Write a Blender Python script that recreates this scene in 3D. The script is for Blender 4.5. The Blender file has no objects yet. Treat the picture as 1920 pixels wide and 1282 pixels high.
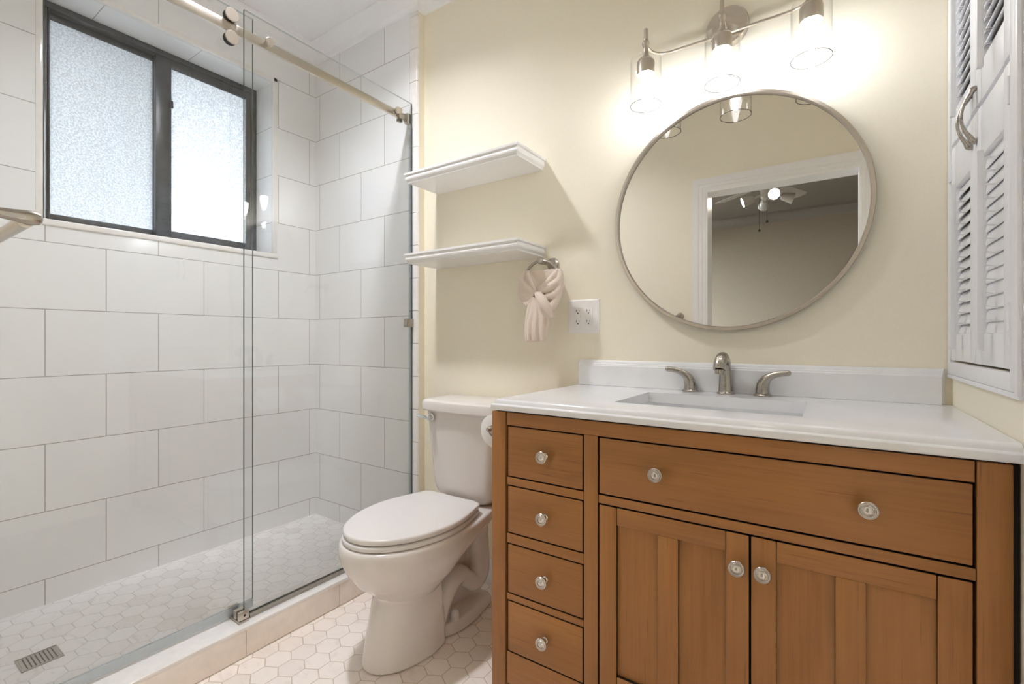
import bpy, bmesh, math, random
from mathutils import Vector, Matrix
sc = bpy.context.scene
COL = sc.collection
PI = math.pi
random.seed(7)

# ---------------------------------------------------------------- camera
cam_d = bpy.data.cameras.new('camera')
cam = bpy.data.objects.new('camera', cam_d)
COL.objects.link(cam)
cam.location = (2.47395, -1.62071, 1.075)
cam.rotation_euler = (PI / 2, 0, math.radians(34.0945))
cam_d.sensor_width = 36.0
cam_d.lens = 882.336 * 36.0 / 1920.0
cam_d.shift_y = -4.086 / 1920.0
cam_d.clip_start = 0.01
cam_d.clip_end = 100
sc.camera = cam

# ---------------------------------------------------------------- view, sampling
sc.view_settings.view_transform = 'Standard'
sc.view_settings.look = 'None'
sc.view_settings.gamma = 1.0
sc.view_settings.use_curve_mapping = False
sc.view_settings.exposure = 1.90
cy = sc.cycles
cy.use_denoising = True
cy.max_bounces = 14
cy.diffuse_bounces = 8
cy.glossy_bounces = 6
cy.transmission_bounces = 8
cy.transparent_max_bounces = 24
cy.sample_clamp_indirect = 6.0
cy.caustics_reflective = False
cy.caustics_refractive = False

# ---------------------------------------------------------------- daylight outside the window
world = bpy.data.worlds.new('sky')
sc.world = world
world.use_nodes = True
wb = world.node_tree.nodes['Background']
wb.inputs[0].default_value = (0.86, 0.93, 1.0, 1)
wb.inputs[1].default_value = 6.5

# lamp strengths (the lamps themselves are built further down)
BULB_EMIT = 20.0
CEILING_EMIT = 186.0
FAN_EMIT = 16.0

# ---------------------------------------------------------------- ceiling lamp light sits in its builder

# ================================================================= materials
def lin(r, g, b):
    f = lambda c: (c / 255) / 12.92 if c / 255 <= 0.04045 else ((c / 255 + 0.055) / 1.055) ** 2.4
    return (f(r), f(g), f(b), 1)

class NT:
    def __init__(s, name):
        s.m = bpy.data.materials.new(name); s.m.use_nodes = True
        s.t = s.m.node_tree; s.n = s.t.nodes; s.l = s.t.links
        s.bsdf = s.n['Principled BSDF']; s.out = s.n['Material Output']
    def new(s, typ, **kw):
        n = s.n.new(typ)
        for k, v in kw.items(): setattr(n, k, v)
        return n
    def put(s, sock, v):
        if hasattr(v, 'is_linked') or hasattr(v, 'links'): s.l.new(v, sock)
        else: sock.default_value = v
    def math(s, op, a, b=None, c=None):
        n = s.new('ShaderNodeMath', operation=op)
        s.put(n.inputs[0], a)
        if b is not None: s.put(n.inputs[1], b)
        if c is not None: s.put(n.inputs[2], c)
        return n.outputs[0]
    def vmath(s, op, a, b=None, out=0):
        n = s.new('ShaderNodeVectorMath', operation=op)
        s.put(n.inputs[0], a)
        if b is not None: s.put(n.inputs[1], b)
        return n.outputs['Value' if op in ('DOT_PRODUCT', 'LENGTH', 'DISTANCE') else 'Vector']
    def pos(s):
        return s.new('ShaderNodeNewGeometry').outputs['Position']
    def sep(s, v):
        n = s.new('ShaderNodeSeparateXYZ'); s.l.new(v, n.inputs[0]); return n.outputs
    def comb(s, x, y, z):
        n = s.new('ShaderNodeCombineXYZ')
        for i, v in enumerate((x, y, z)): s.put(n.inputs[i], v)
        return n.outputs[0]
    def noise(s, vec, scale, detail=3.0, rough=0.5, dist=0.0):
        n = s.new('ShaderNodeTexNoise'); s.l.new(vec, n.inputs['Vector'])
        n.inputs['Scale'].default_value = scale; n.inputs['Detail'].default_value = detail
        n.inputs['Roughness'].default_value = rough; n.inputs['Distortion'].default_value = dist
        return n.outputs['Fac']
    def ramp(s, fac, stops):
        n = s.new('ShaderNodeValToRGB'); s.l.new(fac, n.inputs[0])
        e = n.color_ramp.elements
        while len(e) < len(stops): e.new(0.5)
        for el, (p, c) in zip(e, stops):
            el.position = p; el.color = c if len(c) == 4 else (*c, 1)
        return n.outputs[0]
    def mix(s, fac, a, b, blend='MIX'):
        n = s.new('ShaderNodeMix', data_type='RGBA', blend_type=blend)
        s.put(n.inputs[0], fac); s.put(n.inputs[6], a); s.put(n.inputs[7], b)
        return n.outputs[2]
    def bump(s, h, strength=0.2, dist=0.001):
        n = s.new('ShaderNodeBump'); s.l.new(h, n.inputs['Height'])
        n.inputs['Strength'].default_value = strength; n.inputs['Distance'].default_value = dist
        s.l.new(n.outputs[0], s.bsdf.inputs['Normal'])
    def set(s, **kw):
        for k, v in kw.items(): s.put(s.bsdf.inputs[k.replace('_', ' ')], v)
        return s

def plain(name, col, rough=0.5, metal=0.0, spec=0.5, noise_amt=0.03, noise_scale=40.0, bump=0.0):
    t = NT(name)
    f = t.noise(t.pos(), noise_scale)
    lo = tuple(c * (1 - noise_amt) for c in col[:3]); hi = tuple(min(1, c * (1 + noise_amt)) for c in col[:3])
    t.set(Base_Color=t.ramp(f, [(0.3, lo), (0.7, hi)]), Roughness=rough, Metallic=metal)
    t.bsdf.inputs['Specular IOR Level'].default_value = spec
    if bump: t.bump(f, bump, 0.002)
    return t.m

def wall_tile(name, axis, u0):
    t = NT(name)
    p = t.sep(t.pos())
    u = t.math('ADD', p[axis], u0)
    v = t.math('ADD', p[2], 20 * ROW - ROW0)
    b = t.new('ShaderNodeTexBrick')
    b.offset = 0.5; b.offset_frequency = 2
    t.l.new(t.comb(u, v, 0.0), b.inputs['Vector'])
    b.inputs['Scale'].default_value = 1.0
    b.inputs['Brick Width'].default_value = TILE
    b.inputs['Row Height'].default_value = ROW
    b.inputs['Mortar Size'].default_value = 0.0017
    b.inputs['Mortar Smooth'].default_value = 0.25
    b.inputs['Bias'].default_value = 0.0
    b.inputs['Color1'].default_value = (0.845, 0.84, 0.835, 1)
    b.inputs['Color2'].default_value = (0.815, 0.81, 0.805, 1)
    b.inputs['Mortar'].default_value = (0.36, 0.34, 0.315, 1)
    wav = t.noise(t.vmath('MULTIPLY', t.pos(), (14.0, 14.0, 2.0)), 1.0, 1.5)
    inv = t.math('SUBTRACT', 1.0, b.outputs['Fac'])
    h = t.math('ADD', inv, t.math('MULTIPLY', wav, 0.55))
    t.set(Base_Color=b.outputs['Color'], Roughness=t.math('MULTIPLY_ADD', b.outputs['Fac'], 0.6, 0.13))
    t.bump(h, 0.35, 0.0012)
    return t.m

def hex_floor(name, pitch, swap, x0, y0, base, vein, grout):
    t = NT(name)
    p = t.sep(t.pos())
    ax, ay = (p[1], p[0]) if swap else (p[0], p[1])
    u = t.math('MULTIPLY', t.math('ADD', ax, -x0 + 100 * pitch), 1 / pitch)
    v = t.math('MULTIPLY', t.math('ADD', ay, -y0 + 100 * pitch * 1.7320508), 1 / pitch)
    r = (1.0, 1.7320508, 1.0); hr = (0.5, 0.8660254, 0.5)
    P = t.comb(u, v, 0.25)
    A0 = t.vmath('ADD', P, hr)
    a = t.vmath('SUBTRACT', t.vmath('MODULO', A0, r), hr)
    b = t.vmath('SUBTRACT', t.vmath('MODULO', P, r), hr)
    flat = (1.0, 1.0, 0.0)
    a = t.vmath('MULTIPLY', a, flat); b = t.vmath('MULTIPLY', b, flat)
    less = t.math('LESS_THAN', t.vmath('LENGTH', a), t.vmath('LENGTH', b))
    mx = t.new('ShaderNodeMix', data_type='VECTOR')
    t.l.new(less, mx.inputs[0]); t.l.new(b, mx.inputs[4]); t.l.new(a, mx.inputs[5])
    g = mx.outputs[1]
    idv = t.vmath('SUBTRACT', P, g)
    ag = t.vmath('ABSOLUTE', g)
    d = t.math('MAXIMUM', t.sep(ag)[0], t.vmath('DOT_PRODUCT', ag, (0.5, 0.8660254, 0.0)))
    edge = t.new('ShaderNodeMapRange'); t.l.new(d, edge.inputs[0])
    edge.inputs[1].default_value = 0.476; edge.inputs[2].default_value = 0.490
    wn = t.new('ShaderNodeTexWhiteNoise'); t.l.new(t.vmath('MULTIPLY', idv, (1.37, 2.11, 1.0)), wn.inputs[0])
    q = t.vmath('ADD', t.pos(), t.vmath('MULTIPLY', wn.outputs['Color'], (7.0, 7.0, 7.0)))
    veins = t.noise(t.vmath('MULTIPLY', q, (9.0, 22.0, 9.0)), 1.0, 6.0, 0.62, 1.6)
    c = t.ramp(veins, [(0.30, vein), (0.43, base), (0.75, tuple(min(1, k * 1.03) for k in base[:3]))])
    c = t.mix(1.0, c, t.ramp(wn.outputs['Value'], [(0.0, (0.91, 0.895, 0.89)), (0.35, (0.965, 0.965, 0.965)), (1.0, (1, 1, 1))]), 'MULTIPLY')
    c = t.mix(edge.outputs[0], c, grout)
    t.set(Base_Color=c, Roughness=t.math('MULTIPLY_ADD', edge.outputs[0], 0.4, 0.35))
    t.bump(t.math('SUBTRACT', 1.0, edge.outputs[0]), 0.4, 0.0012)
    return t.m

def wood(name, grain, tone=1.0):
    t = NT(name)
    oi = t.new('ShaderNodeObjectInfo').outputs['Random']
    st = {0: (1.6, 30.0, 55.0), 2: (55.0, 30.0, 1.6)}[grain]
    p = t.vmath('ADD', t.pos(), t.comb(t.math('MULTIPLY', oi, 3.0), 0.0, t.math('MULTIPLY', oi, 5.0)))
    fine = t.noise(t.vmath('MULTIPLY', p, tuple(k * 2.6 for k in st)), 1.0, 5.0, 0.65)
    broad = t.noise(t.vmath('MULTIPLY', p, tuple(k * 0.16 if k > 10 else k * 1.2 for k in st)), 1.0, 3.0, 0.55, 0.6)
    f = t.math('ADD', t.math('MULTIPLY', fine, 0.45), t.math('MULTIPLY', broad, 0.55))
    k = lambda c: tuple(x * tone for x in c)
    c = t.ramp(f, [(0.34, k((0.280, 0.116, 0.031))), (0.5, k((0.345, 0.147, 0.039))), (0.68, k((0.400, 0.174, 0.048)))])
    fl = t.noise(t.vmath('MULTIPLY', p, tuple(k2 * 5 for k2 in st)), 1.0, 2.0)
    c = t.mix(t.ramp(fl, [(0.25, (0.45, 0.45, 0.45)), (0.35, (0, 0, 0))]), c, k((0.11, 0.045, 0.016)) + (1,))
    t.set(Base_Color=c, Roughness=0.42)
    t.bump(fine, 0.06, 0.001)
    return t.m

def brushed(name, col, rough):
    t = NT(name)
    f = t.noise(t.vmath('MULTIPLY', t.pos(), (60.0, 60.0, 500.0)), 1.0, 2.0)
    t.set(Base_Color=t.ramp(f, [(0.3, tuple(c * 0.93 for c in col)), (0.7, col)]), Metallic=1.0,
          Roughness=t.math('MULTIPLY_ADD', f, 0.10, rough - 0.05))
    return t.m

def clear_glass(name, tint, refl=1.45, edge=None, edge_amt=0.0):
    t = NT(name)
    t.n.remove(t.bsdf)
    tr = t.new('ShaderNodeBsdfTransparent'); tr.inputs[0].default_value = tint
    gl = t.new('ShaderNodeBsdfGlossy'); gl.inputs['Roughness'].default_value = 0.0
    wob = t.noise(t.pos(), 3.0, 1.0)
    lf = t.new('ShaderNodeLayerWeight'); lf.inputs[0].default_value = 0.5
    f0 = ((refl - 1) / (refl + 1)) ** 2
    fr = t.math('MULTIPLY_ADD', t.math('POWER', lf.outputs['Facing'], 5.0), 1 - f0, f0)
    bp = t.new('ShaderNodeBump'); t.l.new(wob, bp.inputs['Height']); bp.inputs['Strength'].default_value = 0.02
    bp.inputs['Distance'].default_value = 0.002
    t.l.new(bp.outputs[0], gl.inputs['Normal'])
    col = tr.outputs[0]
    if edge:
        lw = t.new('ShaderNodeLayerWeight'); lw.inputs[0].default_value = 0.5
        cm = t.mix(t.math('MULTIPLY', t.math('POWER', lw.outputs['Facing'], 4.0), edge_amt), tint, edge)
        t.l.new(cm, tr.inputs[0])
    ms = t.new('ShaderNodeMixShader')
    t.l.new(fr, ms.inputs[0]); t.l.new(col, ms.inputs[1]); t.l.new(gl.outputs[0], ms.inputs[2])
    t.l.new(ms.outputs[0], t.out.inputs[0])
    return t.m

def emitter(name, col, strength):
    t = NT(name)
    t.set(Base_Color=(0.9, 0.9, 0.9, 1), Roughness=0.4)
    t.bsdf.inputs['Emission Color'].default_value = col
    t.bsdf.inputs['Emission Strength'].default_value = strength
    return t.m

def frosted_pane():
    t = NT('frosted window glass'); t.n.remove(t.bsdf)
    f = t.noise(t.pos(), 150.0, 2.0, 0.65)
    c = t.ramp(f, [(0.38, (0.122, 0.127, 0.138)), (0.62, (0.222, 0.226, 0.232))])
    a = t.new('ShaderNodeBsdfTranslucent'); t.l.new(c, a.inputs[0])
    g = t.new('ShaderNodeBsdfGlossy'); g.inputs['Roughness'].default_value = 0.35
    ms = t.new('ShaderNodeMixShader'); ms.inputs[0].default_value = 0.06
    t.l.new(a.outputs[0], ms.inputs[1]); t.l.new(g.outputs[0], ms.inputs[2])
    t.l.new(ms.outputs[0], t.out.inputs[0])
    return t.m

ROW, TILE, ROW0 = 0.257, 0.3655, 1.1918
M = {}
M['tile_left'] = wall_tile('white wall tile', 1, 0.0377 + 20 * TILE)
M['tile_end'] = wall_tile('white wall tile end', 0, -0.2263 + 20 * TILE)
M['bullnose'] = plain('white bullnose tile', (0.83, 0.80, 0.77), 0.15)
M['curb'] = plain('cream curb tile', (0.88, 0.79, 0.715), 0.25)
M['hex'] = hex_floor('hexagon marble floor', 0.0785, False, 0.8929, -0.5446, (0.91, 0.835, 0.775), (0.83, 0.745, 0.68), (0.60, 0.495, 0.405, 1))
M['pull'] = plain('dark bronze pull', (0.05, 0.035, 0.022), 0.4)
M['hex_shower'] = hex_floor('hexagon marble shower floor', 0.0785, True, -1.231, 0.1248, (0.90, 0.875, 0.865), (0.78, 0.75, 0.74), (0.66, 0.635, 0.61, 1))
M['yellow'] = plain('pale yellow paint', (0.855, 0.795, 0.65), 0.55, noise_amt=0.012, noise_scale=160.0, bump=0.02, spec=0.3)
M['white_paint'] = plain('white ceiling paint', (0.88, 0.87, 0.87), 0.6, noise_amt=0.01, spec=0.3)
M['white_trim'] = plain('white semi gloss trim', (0.84, 0.845, 0.865), 0.32, noise_amt=0.01)
M['shelf_white'] = plain('white lacquer', (0.84, 0.825, 0.81), 0.28, noise_amt=0.01)
M['quartz'] = plain('white quartz', (0.82, 0.82, 0.835), 0.12, noise_amt=0.015, noise_scale=300.0)
M['quartz_honed'] = plain('white quartz backsplash', (0.80, 0.80, 0.80), 0.33, noise_amt=0.03, noise_scale=12.0)
M['porcelain'] = plain('white porcelain', (0.74, 0.695, 0.66), 0.09, noise_amt=0.005)
M['seat'] = plain('white toilet seat plastic', (0.74, 0.71, 0.69), 0.16, noise_amt=0.005)
M['sink'] = plain('white sink porcelain', (0.80, 0.81, 0.82), 0.08, noise_amt=0.005)
M['nickel'] = brushed('brushed nickel', (0.60, 0.545, 0.475), 0.30)
M['nickel_dark'] = brushed('satin nickel', (0.43, 0.395, 0.35), 0.26)
M['knob'] = plain('satin knob nickel', (0.66, 0.615, 0.56), 0.22, 1.0, noise_amt=0.0)
M['chrome'] = brushed('chrome', (0.80, 0.80, 0.80), 0.10)
M['steel'] = brushed('stainless steel', (0.55, 0.50, 0.46), 0.33)
M['black'] = plain('black rubber', (0.012, 0.012, 0.012), 0.5)
M['dark'] = plain('painted hollow shade', (0.010, 0.007, 0.005), 0.8)  # near-black colour standing in for the shade in gaps and holes
M['bronze'] = plain('dark window aluminium', (0.045, 0.048, 0.054), 0.33, noise_amt=0.25, noise_scale=25.0, spec=0.6)
M['wood_h'] = wood('stained maple horizontal', 0)
M['wood_v'] = wood('stained maple vertical', 2)
M['wood_panel'] = wood('stained maple panel', 2, 1.05)
M['glaze'] = plain('dark antique glaze', (0.016, 0.008, 0.004), 0.6)
M['glass'] = clear_glass('shower glass', (0.982, 0.989, 0.985, 1), 1.5)
M['glass_edge'] = plain('glass cut edge', (0.05, 0.085, 0.075), 0.08)
M['glass_edge_light'] = plain('glass polished top edge', (0.62, 0.68, 0.66), 0.1)
M['shade_glass'] = clear_glass('clear lamp glass', (0.985, 0.985, 0.98, 1), 1.42, (0.55, 0.52, 0.48, 1), 0.75)
M['vinyl'] = clear_glass('clear vinyl sweep', (0.88, 0.905, 0.925, 1), 1.45)
M['frost'] = frosted_pane()
def sweep_mat():
    t = NT('milky vinyl'); t.n.remove(t.bsdf)
    a = t.new('ShaderNodeBsdfTransparent'); a.inputs[0].default_value = (0.93, 0.95, 0.97, 1)
    b = t.new('ShaderNodeBsdfDiffuse'); b.inputs[0].default_value = (0.74, 0.78, 0.82, 1)
    m = t.new('ShaderNodeMixShader'); m.inputs[0].default_value = 0.35
    t.l.new(a.outputs[0], m.inputs[1]); t.l.new(b.outputs[0], m.inputs[2]); t.l.new(m.outputs[0], t.out.inputs[0])
    return t.m
M['sweep'] = sweep_mat()
M['rim_glass'] = clear_glass('glass shade rim', (0.34, 0.33, 0.32, 1), 1.45)
M['mirror'] = NT('mirror silver').set(Base_Color=(0.80, 0.795, 0.78, 1), Metallic=1.0, Roughness=0.0).m
M['plastic'] = plain('white plastic plate', (0.82, 0.80, 0.78), 0.3, noise_amt=0.005)
M['slot'] = plain('outlet slot', (0.02, 0.02, 0.02), 0.6)
M['paper'] = plain('toilet paper', (0.84, 0.82, 0.79), 0.9, noise_scale=200)
M['bulb'] = emitter('lit bulb', (0.95, 0.975, 1.05, 1), BULB_EMIT)
M['ceil_lamp'] = emitter('lit ceiling lamp', (0.95, 0.965, 1.03, 1), CEILING_EMIT)
M['fan_lamp'] = emitter('lit fan spot', (1.0, 0.92, 0.80, 1), FAN_EMIT)
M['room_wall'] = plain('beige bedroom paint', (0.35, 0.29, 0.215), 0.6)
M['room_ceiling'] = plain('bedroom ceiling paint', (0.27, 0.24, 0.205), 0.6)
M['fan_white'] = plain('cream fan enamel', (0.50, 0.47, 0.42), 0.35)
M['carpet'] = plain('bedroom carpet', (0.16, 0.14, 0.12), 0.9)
M['stucco'] = plain('pale stucco', (0.75, 0.74, 0.72), 0.9)
M['ground'] = plain('paved ground', (0.12, 0.12, 0.115), 0.9)
def terry():
    t = NT('cream terry cloth')
    f = t.noise(t.pos(), 420.0, 3.0, 0.7)
    t.set(Base_Color=t.ramp(f, [(0.3, (0.78, 0.63, 0.51)), (0.7, (0.90, 0.79, 0.69))]), Roughness=0.95)
    t.bsdf.inputs['Sheen Weight'].default_value = 0.3
    t.bump(f, 0.7, 0.004)
    return t.m
M['terry'] = terry()

# ================================================================= mesh helpers
def bm_new(): return bmesh.new()

def box(bm, x0, x1, y0, y1, z0, z1, bevel=0.0, seg=2, mi=0):
    vs = [bm.verts.new((x, y, z)) for z in (z0, z1) for x, y in ((x0, y0), (x1, y0), (x1, y1), (x0, y1))]
    F = [(3, 2, 1, 0), (4, 5, 6, 7), (0, 1, 5, 4), (1, 2, 6, 5), (2, 3, 7, 6), (3, 0, 4, 7)]
    fs = [bm.faces.new([vs[i] for i in f]) for f in F]
    for f in fs: f.material_index = mi
    if bevel:
        es = list({e for f in fs for e in f.edges})
        r = bmesh.ops.bevel(bm, geom=es, offset=bevel, segments=seg, profile=0.5, affect='EDGES')
        for f in r['faces']: f.material_index = mi
    return vs

def loft(bm, rings, cap0=True, cap1=True, closed=True, mi=0):
    R = [[bm.verts.new(p) for p in r] for r in rings]
    n = len(R[0])
    for a, b in zip(R, R[1:]):
        for i in range(n if closed else n - 1):
            j = (i + 1) % n
            f = bm.faces.new((a[i], a[j], b[j], b[i])); f.material_index = mi
    if cap0: bm.faces.new(list(reversed(R[0]))).material_index = mi
    if cap1: bm.faces.new(R[-1]).material_index = mi
    return R

def lathe(bm, prof, origin=(0, 0, 0), axis=(0, 0, 1), n=32, cap0=True, cap1=True, mi=0):
    ax = Vector(axis).normalized()
    q = Vector((0, 0, 1)).rotation_difference(ax)
    o = Vector(origin)
    rings = []
    for r, h in prof:
        rings.append([o + q @ Vector((r * math.cos(2 * PI * i / n), r * math.sin(2 * PI * i / n), h)) for i in range(n)])
    loft(bm, rings, cap0, cap1, mi=mi)

def catmull(pts, k):
    out = []
    P = [pts[0]] + list(pts) + [pts[-1]]
    for i in range(1, len(P) - 2):
        p0, p1, p2, p3 = (Vector(P[j]) for j in (i - 1, i, i + 1, i + 2))
        for s in range(k):
            t = s / k
            out.append(0.5 * ((2 * p1) + (p2 - p0) * t + (2 * p0 - 5 * p1 + 4 * p2 - p3) * t * t + (3 * p1 - p0 - 3 * p2 + p3) * t ** 3))
    out.append(Vector(P[-2]))
    return out

def tube(bm, pts, rad, n=14, smooth=0, flat=1.0, closed=False, flat_axis=None, mi=0, cap=True):
    """pts: list of (x,y,z); rad: number or list"""
    if not isinstance(rad, (list, tuple)): rad = [rad] * len(pts)
    if smooth:
        pr = [tuple(p) + (r,) for p, r in zip(pts, rad)]
        c = catmull(pr, smooth)
        pts = [v.copy() for v in c]; rad = [max(v[3], 0.0005) for v in c]; pts = [Vector(v[:3]) for v in c]
    P = [Vector(p) for p in pts]
    rings = []
    up = None
    for i, p in enumerate(P):
        if closed: t = (P[(i + 1) % len(P)] - P[i - 1]).normalized()
        else: t = (P[min(i + 1, len(P) - 1)] - P[max(i - 1, 0)]).normalized()
        if up is None:
            up = Vector((0, 0, 1)) if abs(t.z) < 0.9 else Vector((0, 1, 0))
            if flat_axis: up = Vector(flat_axis)
        u = (up - t * up.dot(t))
        if u.length < 1e-6: u = t.orthogonal()
        u.normalize(); v = t.cross(u); up = u
        rings.append([p + u * (rad[i] * flat * math.cos(2 * PI * k / n)) + v * (rad[i] * math.sin(2 * PI * k / n)) for k in range(n)])
    if closed:
        rings.append(rings[0]); R = loft(bm, rings, False, False, mi=mi)
        bmesh.ops.remove_doubles(bm, verts=bm.verts, dist=1e-6)
    else: loft(bm, rings, cap, cap, mi=mi)

def arc(c, r, a0, a1, n, plane='xz'):
    o = []
    for i in range(n + 1):
        a = a0 + (a1 - a0) * i / n
        u, v = r * math.cos(a), r * math.sin(a)
        o.append({'xz': (c[0] + u, c[1], c[2] + v), 'xy': (c[0] + u, c[1] + v, c[2]), 'yz': (c[0], c[1] + u, c[2] + v)}[plane])
    return o

def sweep(bm, path, prof, closed=False, mi=0):
    """path: list of (x,y); prof: list of (offset to the right of the path, z); mitred"""
    n = len(path)
    rings = []
    for i in range(n):
        p = Vector(path[i])
        if 0 < i < n - 1 or closed:
            d1 = (Vector(path[i]) - Vector(path[i - 1])).normalized(); d2 = (Vector(path[(i + 1) % n]) - p).normalized()
        elif i == 0: d1 = d2 = (Vector(path[1]) - p).normalized()
        else: d1 = d2 = (p - Vector(path[i - 1])).normalized()
        n1 = Vector((d1.y, -d1.x)); n2 = Vector((d2.y, -d2.x))
        m = (n1 + n2); m = m / max(1e-6, m.length_squared) * 2
        rings.append([(p.x + m.x * o, p.y + m.y * o, z) for o, z in prof])
    if closed: rings.append(rings[0])
    loft(bm, rings, not closed, not closed, mi=mi)

ORG = {}
def finish(bm, name, mats, org, angle=0.6, smooth=True):
    bmesh.ops.remove_doubles(bm, verts=bm.verts, dist=1e-6)
    bmesh.ops.recalc_face_normals(bm, faces=bm.faces)
    for f in bm.faces: f.smooth = smooth
    for e in bm.edges:
        if len(e.link_faces) == 2: e.smooth = e.calc_face_angle(0) < angle
        else: e.smooth = False
    bmesh.ops.translate(bm, verts=bm.verts, vec=-Vector(org))
    me = bpy.data.meshes.new(name); bm.to_mesh(me); bm.free()
    for m in (mats if isinstance(mats, (list, tuple)) else [mats]): me.materials.append(m)
    return me

def obj(name, bm, mats, parent=None, angle=0.6, label=None):
    """one mesh object; bm is in world coordinates"""
    bm.verts.ensure_lookup_table()
    if parent is None:
        xs = [v.co for v in bm.verts]
        lo = [min(c[i] for c in xs) for i in range(3)]; hi = [max(c[i] for c in xs) for i in range(3)]
        org = ((lo[0] + hi[0]) / 2, (lo[1] + hi[1]) / 2, lo[2])
    else: org = ORG[parent.name]
    o = bpy.data.objects.new(name, finish(bm, name, mats, org, angle))
    COL.objects.link(o)
    ORG[o.name] = org
    if parent is None: o.location = org
    else: o.parent = parent
    if label: o['label'] = label
    return o

def tag(o, label, cat, group=None):
    o['label'] = label; o['category'] = cat
    if group: o['group'] = group
    return o

def thing(name, label, cat, loc, group=None):
    o = bpy.data.objects.new(name, None); COL.objects.link(o)
    o.location = loc; o.empty_display_size = 0.05; ORG[o.name] = tuple(loc)
    return tag(o, label, cat, group)

def struct(name, bm, mats, parent=None, angle=0.6):
    o = obj(name, bm, mats, parent, angle)
    if parent is None: o['kind'] = 'structure'
    return o

def remesh(o, size, it=4, fac=0.5):
    r = o.modifiers.new('remesh', 'REMESH'); r.mode = 'VOXEL'; r.voxel_size = size; r.use_smooth_shade = True
    s = o.modifiers.new('smooth', 'SMOOTH'); s.iterations = it; s.factor = fac

# ================================================================= room shell
YB = 0.0484        # yellow back wall
XE = 0.828         # end of the tiled shower wall
XR = 2.737         # right wall
YF = -1.56         # front wall, with the doorway the picture is taken through
ZC = 2.735         # ceiling
ZS = 0.067         # shower floor
WY0, WY1, WZ0, WZ1 = -1.141, -0.247, 1.536, 2.462   # window opening

bm = bm_new(); box(bm, 0.8, 2.90, YF - 0.12, 0.20, -0.12, 0.0); struct('floor', bm, M['hex'])
bm = bm_new(); box(bm, -0.02, 0.735, YF - 0.02, 0.02, -0.12, ZS); struct('floor_shower', bm, M['hex_shower'])
bm = bm_new()
box(bm, -0.26, 0.0, YF - 0.12, WY0, -0.12, ZC + 0.1); box(bm, -0.26, 0.0, WY1, 0.30, -0.12, ZC + 0.1)
box(bm, -0.26, 0.0, WY0, WY1, -0.12, WZ0); box(bm, -0.26, 0.0, WY0, WY1, WZ1, ZC + 0.1)
struct('wall_left', bm, M['tile_left'])
bm = bm_new(); box(bm, 0.0, XE - 0.054, 0.0, 0.30, -0.12, ZC + 0.1); struct('wall_shower', bm, M['tile_end'])
bm = bm_new(); box(bm, XE - 0.054, XE, 0.010, 0.30, -0.12, ZC + 0.1); box(bm, XE, XR + 0.2, YB, 0.30, -0.12, ZC + 0.1)
struct('wall_back', bm, M['yellow'])
# right wall with the opening of the louvered cabinet
SY0, SY1, SZ0, SZ1 = -0.470, 0.024, 1.018, 2.100
bm = bm_new()
box(bm, XR, XR + 0.12, YF - 0.12, SY0, -0.12, ZC + 0.1); box(bm, XR, XR + 0.12, SY1, 0.30, -0.12, ZC + 0.1)
box(bm, XR, XR + 0.12, SY0, SY1, -0.12, SZ0); box(bm, XR, XR + 0.12, SY0, SY1, SZ1, ZC + 0.1)
struct('wall_right', bm, M['yellow'])
# front wall with the doorway
DX0, DX1, DZ = 1.814, 2.606, 2.030
bm = bm_new()
box(bm, 0.86, DX0 - 0.012, YF - 0.12, YF, -0.12, ZC + 0.1); box(bm, DX1 + 0.012, XR + 0.12, YF - 0.12, YF, -0.12, ZC + 0.1)
box(bm, DX0 - 0.012, DX1 + 0.012, YF - 0.12, YF, DZ + 0.012, ZC + 0.1)
struct('wall_front', bm, M['yellow'])
bm = bm_new(); box(bm, 0.0, 0.86, YF - 0.12, YF, -0.12, ZC + 0.1); struct('wall_shower_front', bm, M['tile_end'])
LX, LY = 0.93, -0.72            # recessed lamp
bm = bm_new()
for a in ((-0.26, LX - 0.07, YF - 0.12, 0.30), (LX + 0.07, XR + 0.2, YF - 0.12, 0.30), (LX - 0.07, LX + 0.07, YF - 0.12, LY - 0.07), (LX - 0.07, LX + 0.07, LY + 0.07, 0.30)): box(bm, *a, ZC, ZC + 0.1)
struct('ceiling', bm, M['white_paint'])

# crown moulding
bm = bm_new()
prof = [(0, 2.660), (0.010, 2.660), (0.014, 2.672), (0.020, 2.684), (0.024, 2.686), (0.036, 2.694), (0.052, 2.708), (0.066, 2.724), (0.070, 2.727), (0.082, 2.728), (0.082, ZC + 0.002), (0, ZC + 0.002)]
sweep(bm, [(0, YF), (0, 0), (XE, 0), (XE, YB), (XR, YB), (XR, YF)], prof)
struct('trim_1', bm, M['white_paint'])
# bullnose column where the tile ends
bm = bm_new()
z = ZS + 0.093
zj = [1.2157 + 0.1585 * k for k in range(-8, 11)]
zj = [q for q in zj if 0.0 < q < 2.66] ; zj = [0.0] + zj + [2.66]
for a, b in zip(zj, zj[1:]):
    a += 0.0012; b -= 0.0012
    pr = [(XE - 0.0525, 0.0098), (XE - 0.0525, -0.001), (XE - 0.010, -0.001), (XE - 0.005, 0.001), (XE - 0.002, 0.004), (XE + 0.0005, 0.0098)]
    loft(bm, [[(x, y, a) for x, y in pr], [(x, y, b) for x, y in pr]])
struct('trim_2', bm, M['bullnose'])
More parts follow.
